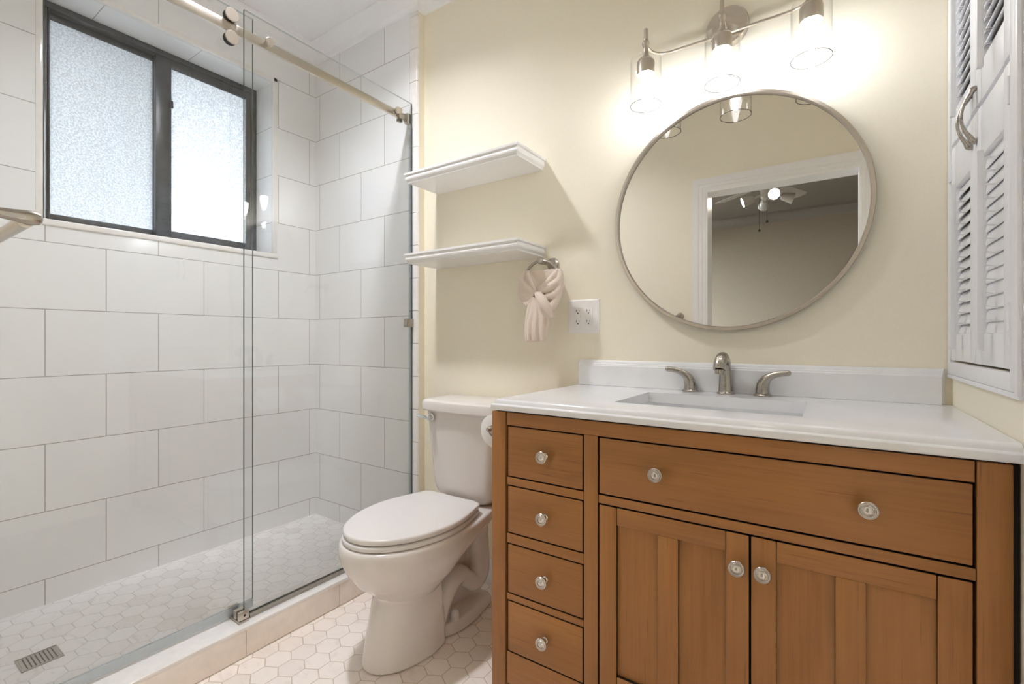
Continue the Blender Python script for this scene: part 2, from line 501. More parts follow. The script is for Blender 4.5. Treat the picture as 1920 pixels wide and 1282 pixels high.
# bullnose ring and sill of the window
bm = bm_new()
w = 0.020
for (y0, y1, z0, z1) in ((WY1 - 0.001, WY1 + w, WZ0 - 0.024, WZ1 + w), (WY0 - w, WY0 + 0.001, WZ0 - 0.024, WZ1 + w), (WY0 - w, WY1 + w, WZ1 - 0.001, WZ1 + w)):
    box(bm, -0.02, 0.0025, y0, y1, z0, z1, 0.002)
box(bm, -0.175, 0.006, WY0 - 0.002, WY1 + w + 0.004, WZ0 - 0.024, WZ0 + 0.001, 0.004, 3)
struct('trim_3', bm, M['bullnose'])
# shower curb: marble cap on a tiled face
bm = bm_new()
box(bm, 0.735, 0.825, YF - 0.02, 0.0, -0.05, 0.092)
jy = [-0.4380 + TILE * k for k in range(-3, 2)]
for a, b in zip(jy, jy[1:]):
    box(bm, 0.8255, 0.832, max(a + 0.001, YF), min(b - 0.001, 0.0), 0.001, 0.092, 0.0008)
for v in [None]: box(bm, 0.720, 0.838, YF, -0.0012, 0.0918, 0.105, 0.003, 3, mi=1)
struct('shower_curb', bm, [M['curb'], M['bullnose']])
# baseboard behind the toilet
bm = bm_new()
bp = [(0, 0), (0.014, 0), (0.014, 0.085), (0.011, 0.095), (0.006, 0.104), (0, 0.106)]
sweep(bm, [(XE, 0.0), (XE, YB), (1.66, YB)], [(o, z) for o, z in bp])
struct('baseboard_back', bm, M['white_trim'])
bm = bm_new(); sweep(bm, [(DX0 - 0.10, YF), (0.86, YF)], [(o, z) for o, z in bp]); struct('baseboard_front', bm, M['white_trim'])
# narrow casing on the right wall in front of the vanity
bm = bm_new(); box(bm, XR - 0.004, XR + 0.001, -0.62, -0.5235, 0, 2.66, 0.001); struct('trim_4', bm, M['white_trim'])
# doorway casing with fluted profile (seen in the mirror) and jamb
bm = bm_new()
def casing(yw, sgn):
    pr = [(0, 0), (0.0, 0.011), (0.012, 0.013), (0.014, 0.009), (0.030, 0.009), (0.033, 0.012), (0.052, 0.012), (0.055, 0.015), (0.080, 0.018), (0.092, 0.018), (0.092, 0)]
    path = [(DX0, 0.0), (DX0, DZ), (DX1, DZ), (DX1, 0.0)]
    rings = []
    for i, (x, z) in enumerate(path):
        mx = {0: (-1, 0), 1: (-1, 1), 2: (1, 1), 3: (1, 0)}[i]
        rings.append([(x + mx[0] * o, yw + sgn * h, z + mx[1] * o) for o, h in pr])
    loft(bm, rings)
casing(YF, 1); casing(YF - 0.12, -1)
box(bm, DX0 - 0.0118, DX0, YF - 0.12, YF, 0, DZ); box(bm, DX1, DX1 + 0.0118, YF - 0.12, YF, 0, DZ); box(bm, DX0 - 0.0118, DX1 + 0.0118, YF - 0.12, YF, DZ, DZ + 0.0118)
struct('door_1', bm, M['shelf_white'])

# bedroom beyond the doorway, seen in the mirror
BX0, BX1, BY, BZ = -0.6, 4.0, -5.20, 2.70
bm = bm_new()
box(bm, BX0 - 0.1, BX1 + 0.1, BY - 0.1, BY, -0.12, BZ + 0.1); box(bm, BX1, BX1 + 0.1, BY, YF - 0.12, -0.12, BZ + 0.1)
BW0, BW1, BH0, BH1 = -4.90, -2.40, 0.25, 2.25     # added window to light the bedroom and doorway, outside the mirror's view
box(bm, BX0 - 0.1, BX0, BY, BW0, -0.12, BZ + 0.1); box(bm, BX0 - 0.1, BX0, BW1, YF - 0.12, -0.12, BZ + 0.1); box(bm, BX0 - 0.1, BX0, BW0, BW1, -0.12, BH0); box(bm, BX0 - 0.1, BX0, BW0, BW1, BH1, BZ + 0.1)
box(bm, BX0, 0.86, YF - 0.14, YF - 0.12, 0, BZ); box(bm, 2.86, BX1, YF - 0.14, YF - 0.02, 0, BZ)
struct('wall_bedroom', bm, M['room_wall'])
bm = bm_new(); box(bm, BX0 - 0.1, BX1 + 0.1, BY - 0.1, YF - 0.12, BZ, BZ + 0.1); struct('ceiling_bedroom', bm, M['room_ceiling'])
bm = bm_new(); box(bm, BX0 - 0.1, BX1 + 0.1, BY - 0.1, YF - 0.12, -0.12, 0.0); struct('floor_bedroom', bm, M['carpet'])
bm = bm_new()
sweep(bm, [(BX1, BY), (BX0, BY)], [(0, BZ - 0.11), (0.012, BZ - 0.11), (0.02, BZ - 0.085), (0.07, BZ - 0.03), (0.085, BZ - 0.025), (0.085, BZ + 0.001), (0, BZ + 0.001)])
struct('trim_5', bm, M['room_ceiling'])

bm = bm_new()
for a in ((BW0, BW0 + 0.05, BH0, BH1), (BW1 - 0.05, BW1, BH0, BH1), ((BW0 + BW1) / 2 - 0.03, (BW0 + BW1) / 2 + 0.03, BH0, BH1), (BW0, BW1, BH0, BH0 + 0.05), (BW0, BW1, BH1 - 0.05, BH1)): box(bm, BX0 - 0.07, BX0 - 0.02, *a)
struct('window_added', bm, M['white_trim'])  # frame of the added bedroom window
# outside: unseen eave and dark ground, shaped to grade the light on the frosted window
bm = bm_new(); box(bm, -1.45, -0.27, -2.6, 1.2, 2.455, 2.60); struct('shading_eave', bm, M['stucco'])
bm = bm_new(); box(bm, -14, -0.27, -9, 8, -0.30, -0.2); struct('ground_outside', bm, M['ground'])

# ================================================================= window
FX0, FX1 = -0.235, -0.175
bm = bm_new()
def jamb(y0, y1): box(bm, FX0, FX1, y0, y1, WZ0, WZ1, 0.002)
jamb(WY0, WY0 + 0.040); jamb(WY1 - 0.030, WY1)
box(bm, FX0, FX1, WY0 + 0.04, WY1 - 0.03, WZ1 - 0.026, WZ1, 0.002)
box(bm, FX0, FX1, WY0 + 0.04, WY1 - 0.03, WZ0, WZ0 + 0.026, 0.002)
for y in (WY0 + 0.044, WY0 + 0.053): box(bm, FX0 + 0.01, FX1 - 0.006, y, y + 0.004, WZ0 + 0.026, WZ1 - 0.026)
win = struct('window_1', bm, M['bronze'])
def sash(y0, y1, x0, x1, wl, wr, wt, wb):
    bm = bm_new()
    box(bm, x0, x1, y0, y0 + wl, WZ0 + 0.027, WZ1 - 0.027, 0.0015)
    box(bm, x0, x1, y1 - wr, y1, WZ0 + 0.027, WZ1 - 0.027, 0.0015)
    box(bm, x0, x1, y0 + wl, y1 - wr, WZ1 - 0.027 - wt, WZ1 - 0.027, 0.0015)
    box(bm, x0, x1, y0 + wl, y1 - wr, WZ0 + 0.027, WZ0 + 0.027 + wb, 0.0015)
    s = struct('sash', bm, M['bronze'], win)
    bm = bm_new(); xm = (x0 + x1) / 2
    box(bm, xm - 0.002, xm + 0.002, y0 + wl, y1 - wr, WZ0 + 0.027 + wb, WZ1 - 0.027 - wt)
    bm.faces.ensure_lookup_table()
    for f in bm.faces: f.material_index = 0 if f.calc_center_median().x > xm + 0.0015 else 1
    struct('pane', bm, [M['frost'], M['shade_glass']], s)
    return s
sash(WY0 + 0.046, -0.690, -0.232, -0.210, 0.016, 0.028, 0.026, 0.037)
t_ = NT('added dimming screen'); t_.n.remove(t_.bsdf)  # added layer outside the left sash, there to dim its pane
a_ = t_.new('ShaderNodeBsdfTransparent'); b_ = t_.new('ShaderNodeBsdfDiffuse'); b_.inputs[0].default_value = (0.03, 0.03, 0.03, 1)
m_ = t_.new('ShaderNodeMixShader'); m_.inputs[0].default_value = 0.18
t_.l.new(a_.outputs[0], m_.inputs[1]); t_.l.new(b_.outputs[0], m_.inputs[2]); t_.l.new(m_.outputs[0], t_.out.inputs[0])
bm = bm_new(); box(bm, -0.243, -0.2425, WY0 + 0.02, -0.70, WZ0 + 0.01, WZ1 - 0.01); struct('screen', bm, t_.m, win)
s2 = sash(-0.718, WY1 - 0.031, -0.206, -0.180, 0.064, 0.022, 0.040, 0.041)
bm = bm_new(); box(bm, -0.180, -0.172, -0.662, -0.648, 2.20, 2.235, 0.002); struct('latch', bm, M['bronze'], s2)

# ================================================================= shower enclosure
GX = 0.790
def pane_bm(x0, x1, y0, y1, z0, z1):
    bm = bm_new()
    vs = [bm.verts.new((x, y, z)) for z in (z0, z1) for x, y in ((x0, y0), (x1, y0), (x1, y1), (x0, y1))]
    F = [((3, 2, 1, 0), 2), ((4, 5, 6, 7), 2), ((0, 1, 5, 4), 1), ((1, 2, 6, 5), 0), ((2, 3, 7, 6), 1), ((3, 0, 4, 7), 0)]
    for f, m in F: bm.faces.new([vs[i] for i in f]).material_index = m
    return bm
GM = [M['glass'], M['glass_edge'], M['glass_edge_light']]
fp = thing('shower_glass_panel', 'fixed clear glass shower panel between toilet and tiled end wall', 'shower panel', (GX, -0.4, 0.105))
obj('glass_pane', pane_bm(GX - 0.004, GX + 0.004, -0.791, -0.004, 0.114, 2.219), GM, fp)
bm = bm_new()
box(bm, GX - 0.010, GX + 0.010, -0.775, -0.004, 0.1055, 0.1125); box(bm, GX + 0.006, GX + 0.010, -0.775, -0.004, 0.112, 0.122); box(bm, GX - 0.010, GX - 0.006, -0.775, -0.004, 0.112, 0.122)
obj('bottom_channel', bm, M['nickel_dark'], fp, label='nickel floor channel')
bm = bm_new(); box(bm, GX - 0.012, GX + 0.014, -0.042, -0.0015, 1.136, 1.176, 0.0015); obj('wall_clip', bm, M['nickel_dark'], fp, label='square nickel wall clip')
bm = bm_new()
box(bm, GX - 0.007, GX - 0.0045, -0.016, -0.002, 0.114, 2.10); box(bm, GX + 0.0045, GX + 0.007, -0.008, -0.002, 0.114, 2.10)
obj('wall_seal', bm, M['vinyl'], fp)
bm = bm_new()
box(bm, GX - 0.050, GX + 0.018, -0.815, -0.782, 0.1055, 0.113, 0.001); box(bm, GX + 0.005, GX + 0.018, -0.815, -0.782, 0.115, 0.142, 0.001)
box(bm, GX - 0.024, GX - 0.006, -0.815, -0.782, 0.115, 0.142, 0.001); box(bm, GX - 0.064, GX - 0.0525, -0.815, -0.782, 0.1055, 0.142, 0.001); box(bm, GX - 0.060, GX - 0.045, -0.815, -0.782, 0.1055, 0.113)
lathe(bm, [(0.004, 0), (0.004, 0.0006)], (GX + 0.018, -0.797, 0.129), (1, 0, 0), 12, mi=1)
obj('floor_guide', bm, [M['nickel'], M['black']], fp, label='nickel glass guide block')

rl = thing('shower_slide_rail', 'long flat nickel rail running high along the shower glass', 'rail', (0.772, -0.75, 2.13))
RX0, RX1, RZ0, RZ1 = 0.765, 0.775, 2.129, 2.163
bm = bm_new(); box(bm, RX0, RX1, YF + 0.002, -0.004, RZ0, RZ1, 0.001); obj('bar', bm, M['nickel'], rl)
for y in (-0.706, -0.098):
    bm = bm_new()
    lathe(bm, [(0.009, 0), (0.009, 0.010)], (RX1, y, 2.148), (1, 0, 0), 20)
    lathe(bm, [(0.0135, 0), (0.0145, 0.001), (0.0145, 0.010), (0.0135, 0.011)], (GX + 0.0045, y, 2.148), (1, 0, 0), 28)
    obj('standoff_bolt', bm, M['nickel'], rl)
bm = bm_new()
box(bm, RX1 + 0.0002, RX1 + 0.009, -0.077, -0.055, 2.110, 2.176, 0.001); box(bm, RX0, RX1 + 0.009, -0.077, -0.055, 2.110, 2.1285, 0.001)
lathe(bm, [(0.004, 0), (0.004, 0.0008)], (RX0 + 0.007, -0.0775, 2.118), (0, -1, 0), 12, mi=1)
obj('door_stop', bm, [M['nickel'], M['black']], rl)
bm = bm_new(); box(bm, RX0 - 0.004, RX1 + 0.009, -0.024, -0.002, 2.122, 2.170, 0.001); obj('wall_bracket', bm, M['nickel'], rl)
bm = bm_new(); box(bm, RX0 - 0.004, RX1 + 0.009, YF + 0.001, YF + 0.022, 2.122, 2.170, 0.001); obj('wall_bracket', bm, M['nickel'], rl)

SX = 0.745
sd = thing('sliding_shower_door', 'sliding clear glass shower door with rollers, left of the fixed panel', 'shower door', (SX, -1.14, 0.115))
pane = obj('glass_pane', pane_bm(SX - 0.004, SX + 0.004, YF + 0.03, -0.738, 0.124, 2.232), GM, sd)
for yy in (-0.826, -1.40):
    for zz in (2.1845, 2.1075):
        bm = bm_new()
        lathe(bm, [(0.012, 0), (0.012, 0.008), (0.0185, 0.008), (0.0185, 0.012), (0.021, 0.0125), (0.021, 0.027), (0.0185, 0.0275), (0.0185, 0.030)], (SX + 0.0045, yy, zz), (1, 0, 0), 36, mi=1)
        lathe(bm, [(0.0215, 0.030), (0.0225, 0.031), (0.0225, 0.035), (0.0215, 0.036)], (SX + 0.0045, yy, zz), (1, 0, 0), 36)
        obj('roller', bm, [M['nickel'], M['black']], sd, label='nickel capped roller with black wheel')
bm = bm_new()
box(bm, SX - 0.0048, SX + 0.0048, YF + 0.03, -0.738, 0.1145, 0.142)
obj('bottom_sweep', bm, M['sweep'], sd, label='clear vinyl bottom sweep')
tb = thing('towel_bar', 'nickel towel bar post reaching in from the wall at the far left', 'towel bar', (1.42, YF, 1.20))
for xp in (1.640, 1.185):
    bm = bm_new()
    lathe(bm, [(0.024, 0.0005), (0.0245, 0.003), (0.022, 0.008), (0.013, 0.016), (0.0085, 0.030), (0.0062, 0.052), (0.0062, 0.062), (0.0072, 0.074), (0.0090, 0.086), (0.0088, 0.093), (0.0070, 0.0985), (0.0035, 0.1010), (0.0004, 0.1015)], (xp, YF, 1.2315), (0, 1, -0.035), 32)
    obj('post', bm, M['nickel_dark'], tb)
bm = bm_new(); tube(bm, [(1.187, YF + 0.086, 1.2235), (1.638, YF + 0.086, 1.2235)], 0.0078, 20); obj('bar', bm, M['nickel'], tb)

dr = thing('shower_drain', 'small square steel drain in the shower floor', 'drain', (0.4025, -1.2255, ZS))
bm = bm_new()
dx0, dx1, dy0, dy1 = 0.356, 0.449, -1.274, -1.177
for a in ((dx0, dx1, dy0, dy0 + 0.003), (dx0, dx1, dy1 - 0.003, dy1), (dx0, dx0 + 0.003, dy0, dy1), (dx1 - 0.003, dx1, dy0, dy1)):
    box(bm, *a, ZS + 0.0002, ZS + 0.0025)
obj('frame', bm, M['steel'], dr)
bm = bm_new(); box(bm, dx0 + 0.0055, dx1 - 0.0055, dy0 + 0.0055, dy1 - 0.0055, ZS + 0.0004, ZS + 0.0018, mi=0)
for i in range(8):
    for j in range(9):
        if True:
            x = dx0 + 0.0135 + j * 0.0083; y = dy0 + 0.0150 + i * 0.0096
            box(bm, x - 0.0026, x + 0.0026, y - 0.0016, y + 0.0016, ZS + 0.0016, ZS + 0.0021, mi=1)
obj('grate', bm, [M['steel'], M['dark']], dr, label='pierced steel grate')

# ================================================================= toilet
TX = 1.238
def outline(z, yb, yf, yc, W, wb, n=22, x0=TX, rc=0.0):
    """egg outline: back end straight of half width wb, front an ellipse"""
    side = []
    for i in range(n):
        s = i / (n - 1)
        if s < 0.4:
            q = s / 0.4
            if rc and q < 0.3:
                a = q / 0.3 * PI / 2; y = yb - rc * (1 - math.cos(a)); hw = wb - rc * (1 - math.sin(a))
            else:
                q = (q - 0.3) / 0.7 if rc else q
                y0 = yb - rc
                y = y0 + (yc - y0) * q; hw = wb + (W - wb) * math.sin(q * PI / 2)
        else:
            a = (s - 0.4) / 0.6 * PI / 2; y = yc + (yf - yc) * math.sin(a); hw = W * math.cos(a)
            hw = max(hw, 0.0008)
        side.append((hw, y))
    return [(x0 + h, y, z) for h, y in side] + [(x0 - h, y, z) for h, y in reversed(side)]
to = thing('toilet', 'white two piece toilet with closed lid beside the wooden vanity', 'toilet', (TX, -0.35, 0.0))
bm = bm_new()
loft(bm, [outline(0.185, -0.385, -0.535, -0.45, 0.080, 0.060),
          outline(0.212, -0.375, -0.572, -0.45, 0.108, 0.085),
          outline(0.246, -0.355, -0.610, -0.45, 0.136, 0.105),
          outline(0.280, -0.315, -0.650, -0.44, 0.162, 0.115),
          outline(0.325, -0.235, -0.680, -0.43, 0.182, 0.118),
          outline(0.362, -0.090, -0.697, -0.43, 0.193, 0.112),
          outline(0.392, -0.02, -0.703, -0.43, 0.197, 0.112),
          outline(0.411, -0.02, -0.699, -0.43, 0.194, 0.112),
          outline(0.418, -0.022, -0.692, -0.43, 0.188, 0.110)])
loft(bm, [outline(0.002, -0.372, -0.630, -0.44, 0.116, 0.108), outline(0.06, -0.374, -0.618, -0.44, 0.110, 0.106),
          outline(0.13, -0.376, -0.602, -0.44, 0.105, 0.103), outline(0.19, -0.378, -0.588, -0.44, 0.102, 0.100), outline(0.235, -0.379, -0.570, -0.44, 0.098, 0.096)])
loft(bm, [outline(0.002, -0.070, -0.42, -0.25, 0.114, 0.088), outline(0.030, -0.074, -0.42, -0.25, 0.112, 0.086), outline(0.046, -0.080, -0.42, -0.25, 0.103, 0.078)])
box(bm, TX - 0.034, TX + 0.034, -0.42, -0.10, 0.02, 0.36)
for sgn in (1, -1):
    tube(bm, [(TX + sgn * 0.066, -0.375, 0.050), (TX + sgn * 0.066, -0.350, 0.120), (TX + sgn * 0.066, -0.305, 0.175), (TX + sgn * 0.064, -0.255, 0.185), (TX + sgn * 0.062, -0.205, 0.150),
              (TX + sgn * 0.060, -0.155, 0.118), (TX + sgn * 0.058, -0.122, 0.150), (TX + sgn * 0.056, -0.120, 0.22), (TX + sgn * 0.056, -0.125, 0.30), (TX + sgn * 0.056, -0.125, 0.38)],
         [0.030, 0.036, 0.038, 0.037, 0.036, 0.038, 0.044, 0.044, 0.044, 0.044], 20, 5)
bw = obj('bowl', bm, M['porcelain'], to)
remesh(bw, 0.005, 4, 0.5)
def slab(bm, z0, z1, yb, yf, yc, W, wb, r):
    f = lambda z, k: outline(z, yb - r * k, yf + r * k, yc, W - r * k, wb - r * k, 40, TX, 0.035)
    loft(bm, [f(z0, 1.0), f(z0 + r * 0.4, 0.25), f(z0 + r, 0), f(z1 - r, 0), f(z1 - r * 0.4, 0.25), f(z1 - r * 0.1, 0.7), f(z1, 1.6)])
bm = bm_new(); slab(bm, 0.4195, 0.4365, -0.212, -0.690, -0.42, 0.188, 0.150, 0.005); obj('seat', bm, M['seat'], to)
bm = bm_new(); slab(bm, 0.4385, 0.4590, -0.205, -0.686, -0.42, 0.187, 0.148, 0.007); obj('lid', bm, M['seat'], to)
for sx in (-1, 1):
    bm = bm_new(); box(bm, TX + sx * 0.075 - 0.022, TX + sx * 0.075 + 0.022, -0.216, -0.186, 0.4185, 0.452, 0.007, 3); obj('hinge', bm, M['seat'], to)
    bm = bm_new(); lathe(bm, [(0.017, 0), (0.017, 0.018), (0.014, 0.030), (0.008, 0.036), (0.001, 0.037)], (TX + sx * 0.088, -0.300, 0.046), (0, 0, 1), 20); obj('bolt_cap', bm, M['seat'], to)
def rrect(z, x0, x1, y0, y1, rf, rb=0.01, bow=0.0, n=7):
    pts = []
    for (cx, cyy, r, a0) in ((x1 - rb, y1 - rb, rb, 0), (x0 + rb, y1 - rb, rb, PI / 2), (x0 + rf, y0 + rf, rf, PI), (x1 - rf, y0 + rf, rf, 1.5 * PI)):
        for i in range(n + 1):
            a = a0 + PI / 2 * i / n
            x = cx + r * math.cos(a); y = cyy + r * math.sin(a)
            pts.append((x, y, z))
        if bow and a0 == PI:
            for k in range(1, 8):
                x = x0 + rf + (x1 - x0 - 2 * rf) * k / 8
                pts.append((x, y0 - bow * math.sin(PI * k / 8), z))
    return pts
bm = bm_new()
tr_ = lambda z, w, f, b: rrect(z, TX - w, TX + w, f, b, 0.045, 0.02, 0.012)
loft(bm, [tr_(0.4245, 0.120, -0.158, 0.022), tr_(0.448, 0.146, -0.170, 0.026), tr_(0.476, 0.156, -0.174, 0.028), tr_(0.62, 0.169, -0.182, 0.030), tr_(0.786, 0.182, -0.190, 0.030)])
tk = obj('tank', bm, M['porcelain'], to)
bm = bm_new()
L = lambda z, d: rrect(z, TX - 0.206 + d, TX + 0.206 - d, -0.206 + d, 0.036 - d, 0.052, 0.03, 0.012)
loft(bm, [L(0.781, 0.012), L(0.783, 0.004), L(0.788, 0.0), L(0.812, 0.0), L(0.821, 0.003), L(0.826, 0.010), L(0.828, 0.022)])
obj('tank_lid', bm, M['porcelain'], to)
bm = bm_new()
lathe(bm, [(0.016, 0), (0.016, 0.004), (0.012, 0.006), (0.009, 0.016), (0.012, 0.020), (0.001, 0.023)], (TX - 0.128, -0.1985, 0.756), (0, -1, 0), 24)
tube(bm, [(TX - 0.128, -0.214, 0.756), (TX - 0.155, -0.217, 0.757), (TX - 0.192, -0.213, 0.760)], [0.0075, 0.0065, 0.0080], 14, 4)
obj('flush_lever', bm, M['chrome'], to, label='chrome flush lever')

# toilet paper on a nickel post mounted to the vanity side
RXc, RYf, RZc = 1.533, -0.342, 0.767
tp = thing('toilet_paper_roll', 'white toilet paper roll hanging beside the vanity', 'toilet paper', (RXc, -0.29, RZc - 0.056))
bm = bm_new()
n = 48
rings = [(0.021, 0.0), (0.052, 0.0), (0.0555, 0.002), (0.0555, 0.100), (0.053, 0.102), (0.021, 0.102), (0.021, 0.0)]
lathe(bm, rings, (RXc, RYf, RZc), (0, 1, 0), n, False, False)
obj('paper', bm, M['paper'], tp)
bm = bm_new(); lathe(bm, [(0.0205, 0.001), (0.0205, 0.101), (0.019, 0.101), (0.019, 0.001), (0.0205, 0.001)], (RXc, RYf, RZc), (0, 1, 0), 32, False, False); obj('core', bm, plain('cardboard', (0.42, 0.33, 0.23), 0.9), tp)
th = thing('toilet_paper_holder', 'nickel post arm holding the paper roll on the vanity side', 'toilet paper holder', (1.62, -0.356, 0.735))
bm = bm_new(); lathe(bm, [(0.006, 0), (0.0085, 0.004), (0.0095, 0.010), (0.0075, 0.018), (0.0072, 0.022), (0.0072, 0.135)], (RXc + 0.002, -0.379, RZc + 0.0117), (0, 1, 0), 20); obj('bar', bm, M['nickel'], th)
bm = bm_new()
tube(bm, [(RXc + 0.004, -0.362, RZc + 0.006), (RXc + 0.024, -0.364, RZc - 0.006), (RXc + 0.048, -0.362, RZc - 0.018), (RXc + 0.078, -0.358, RZc - 0.022), (1.6475, -0.356, RZc - 0.022)], [0.007, 0.008, 0.008, 0.010, 0.012], 16, 5)
lathe(bm, [(0.024, 0), (0.024, 0.004), (0.016, 0.010)], (1.6489, -0.356, RZc - 0.022), (-1, 0, 0), 28)
obj('arm', bm, M['nickel'], th)

# ================================================================= vanity
def glaze(bm):
    '''the dark antique glaze that collects on the edges of drawers, doors and rails'''
    bm.normal_update()
    for f in bm.faces:
        if abs(f.normal.y) < 0.35: f.material_index = 1
    return bm
VX0, VX1, VF, VB, VT = 1.645, 2.731, -0.503, YB - 0.004, 0.866
va = thing('vanity_cabinet', 'stained brown wood vanity cabinet with drawers and two doors', 'vanity', (2.19, -0.23, 0.0))
bm = bm_new()
bm.free()
for x0, x1, y0, y1 in ((VX0, 1.6935, VF, VF + 0.048), (2.6822, VX1 - 0.004, VF, VF + 0.048), (VX0, VX0 + 0.048, VB - 0.048, VB), (VX1 - 0.052, VX1 - 0.004, VB - 0.048, VB)):
    bm = bm_new(); box(bm, x0, x1, y0, y1, 0.0, VT, 0.0025); obj('post', bm, M['wood_v'], va)
for x0, x1, z0, z1 in ((1.6995, 2.6800, 0.829, VT), (1.6995, 1.9415, 0.6575, 0.6800), (1.6995, 1.9415, 0.4905, 0.5180), (1.6995, 1.9415, 0.3265, 0.3450), (1.9835, 2.6815, 0.6590, 0.6805), (1.6995, 2.6815, 0.085, 0.1770)):
    bm = bm_new(); box(bm, x0, x1, VF + 0.001, VF + 0.022, z0, z1, 0.0012); obj('front_rail', glaze(bm), [M['wood_h'], M['glaze']], va)
bm = bm_new(); box(bm, 1.9425, 1.9815, VF + 0.0005, VF + 0.022, 0.1775, 0.8285, 0.0012); obj('stile', glaze(bm), [M['wood_v'], M['glaze']], va)
bm = bm_new()
box(bm, VX0 + 0.004, VX0 + 0.020, VF + 0.049, VB - 0.049, 0.085, VT); obj('side_panel', bm, M['wood_panel'], va)
bm = bm_new()
box(bm, 1.694, VX1 - 0.006, VF + 0.024, VB - 0.006, 0.10, 0.115); box(bm, 1.694, 2.70, VF + 0.0235, VF + 0.026, 0.115, 0.866)
box(bm, VX1 - 0.020, VX1 - 0.008, VF + 0.049, VB - 0.049, 0.085, VT)
for a in ((VX0 + 0.012, VX1 - 0.012, VF + 0.008, VF + 0.022), (VX0 + 0.012, VX0 + 0.03, VF + 0.022, VB - 0.01), (VX1 - 0.03, VX1 - 0.012, VF + 0.022, VB - 0.01), (VX0 + 0.03, VX1 - 0.03, VB - 0.03, VB - 0.01)): box(bm, *a, VT + 0.0002, 0.8712)  # dark strips in the gap under the counter, painted as its shade
box(bm, VX1 - 0.0035, XR - 0.0008, VF + 0.010, VF + 0.030, 0.0, VT)  # black strip standing in for the shadow between vanity and wall
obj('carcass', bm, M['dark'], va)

def knob(x, z, parent, y=VF - 0.001, s=1.0):
    bm = bm_new()
    p = [(0.0085, 0.0), (0.0085, 0.002), (0.0062, 0.004), (0.0058, 0.014), (0.0085, 0.018), (0.0145, 0.0205), (0.0168, 0.023), (0.0168, 0.0250), (0.0158, 0.0264), (0.0148, 0.0264), (0.0140, 0.0250), (0.0130, 0.0252), (0.0118, 0.0272), (0.0104, 0.0272), (0.0094, 0.0256), (0.0082, 0.0260), (0.0062, 0.0284), (0.0040, 0.0294), (0.0008, 0.0297)]
    lathe(bm, [(r * s, h) for r, h in p], (x, y, z), (0, -1, 0), 36)
    return obj('knob', bm, M['knob'], parent, angle=0.45)
def drawer(x0, x1, z0, z1, knobs):
    bm = bm_new(); box(bm, x0, x1, VF + 0.0005, VF + 0.021, z0, z1, 0.002)
    d = obj('drawer', glaze(bm), [M['wood_h'], M['glaze']], va)
    for kx, kz in knobs: knob(kx, kz, d, VF + 0.0003)
    return d
DZs = [(0.6835, 0.8255), (0.5215, 0.6540), (0.3485, 0.4870), (0.1805, 0.3230)]
for z0, z1 in DZs: drawer(1.7030, 1.9385, z0, z1, [(1.827, (z0 + z1) / 2 + 0.002)])
drawer(1.9855, 2.6775, 0.6845, 0.8255, [(2.1345, 0.759), (2.5320, 0.758)])
def door(x0, x1, s0, s1, c0, c1, kx):
    z0, z1, zt, zb = 0.1805, 0.6550, 0.6115, 0.2330
    bm = bm_new(); y0, y1 = VF + 0.0005, VF + 0.020
    box(bm, x0, s0, y0, y1, z0, z1, 0.0015); box(bm, s1, x1, y0, y1, z0, z1, 0.0015)
    box(bm, c0, c1, y0 + 0.001, y1, zb, zt, 0.0015)
    d = obj('door', glaze(bm), [M['wood_v'], M['glaze']], va)  # glaze colour on the inner edges doubles as shade beside the panels
    for a, b in ((zt, z1), (z0, zb)):
        bm = bm_new(); box(bm, s0 + 0.0012, s1 - 0.0012, y0 + 0.0004, y1, a, b, 0.0015); obj('door_rail', glaze(bm), [M['wood_h'], M['glaze']], d)
    for a, b in ((s0, c0), (c1, s1)):
        bm = bm_new(); box(bm, a, b, y0 + 0.0105, y0 + 0.017, zb, zt); obj('panel', bm, M['wood_panel'], d)
    knob(kx, 0.5885, d, VF + 0.0003)
door(1.9855, 2.3290, 2.0310, 2.2840, 2.1340, 2.1810, 2.308)
door(2.3335, 2.6775, 2.3800, 2.6320, 2.4820, 2.5300, 2.357)

# countertop with ogee edge, sink cut-out and backsplash
CX0, CX1, CF, CB, CT, CU = 1.655, 2.7355, -0.521, YB - 0.0008, 0.904, 0.872
HX0, HX1, HY0, HY1 = 1.981, 2.422, -0.394, -0.097
bm = bm_new()
def crect(z, d): return [(CX0 + d, CF + d, z), (CX1, CF + d, z), (CX1, CB, z), (CX0 + d, CB, z)]
lv = [(0.872, 0.003), (0.874, 0.001), (0.876, 0.0), (0.8865, 0.0), (0.8885, 0.0015), (0.8895, 0.004), (0.8905, 0.0065), (0.893, 0.0075), (0.897, 0.0082), (0.9005, 0.0105), (0.9030, 0.0145), (0.904, 0.019)]
R = loft(bm, [crect(z, d) for z, d in lv], False, False)
hole = lambda z: [bm.verts.new(p) for p in ((HX0, HY0, z), (HX1, HY0, z), (HX1, HY1, z), (HX0, HY1, z))]
ht, hb2 = hole(CT), hole(CU)
for i in range(4):
    j = (i + 1) % 4
    bm.faces.new((R[-1][i], R[-1][j], ht[j], ht[i])); bm.faces.new((ht[i], ht[j], hb2[j], hb2[i])); bm.faces.new((hb2[i], hb2[j], R[0][j], R[0][i]))
ct = obj('countertop', bm, M['quartz'], angle=0.5)
tag(ct, 'white quartz countertop with rectangular sink cut out on the wooden vanity', 'countertop')
bm = bm_new()
pr = [(CB, CT + 0.0005), (CB - 0.020, CT + 0.0005), (CB - 0.020, 0.978), (CB - 0.0175, 0.980), (CB - 0.0165, 0.985), (CB - 0.0145, 0.987), (CB - 0.0135, 0.993), (CB - 0.0105, 0.9975), (CB - 0.007, 0.9985), (CB, 0.9985)]
rings = [[(1.669, y, z) for y, z in pr], [(2.7250 - (CB - y) * 0.5, y, z) for y, z in pr]]
loft(bm, rings)
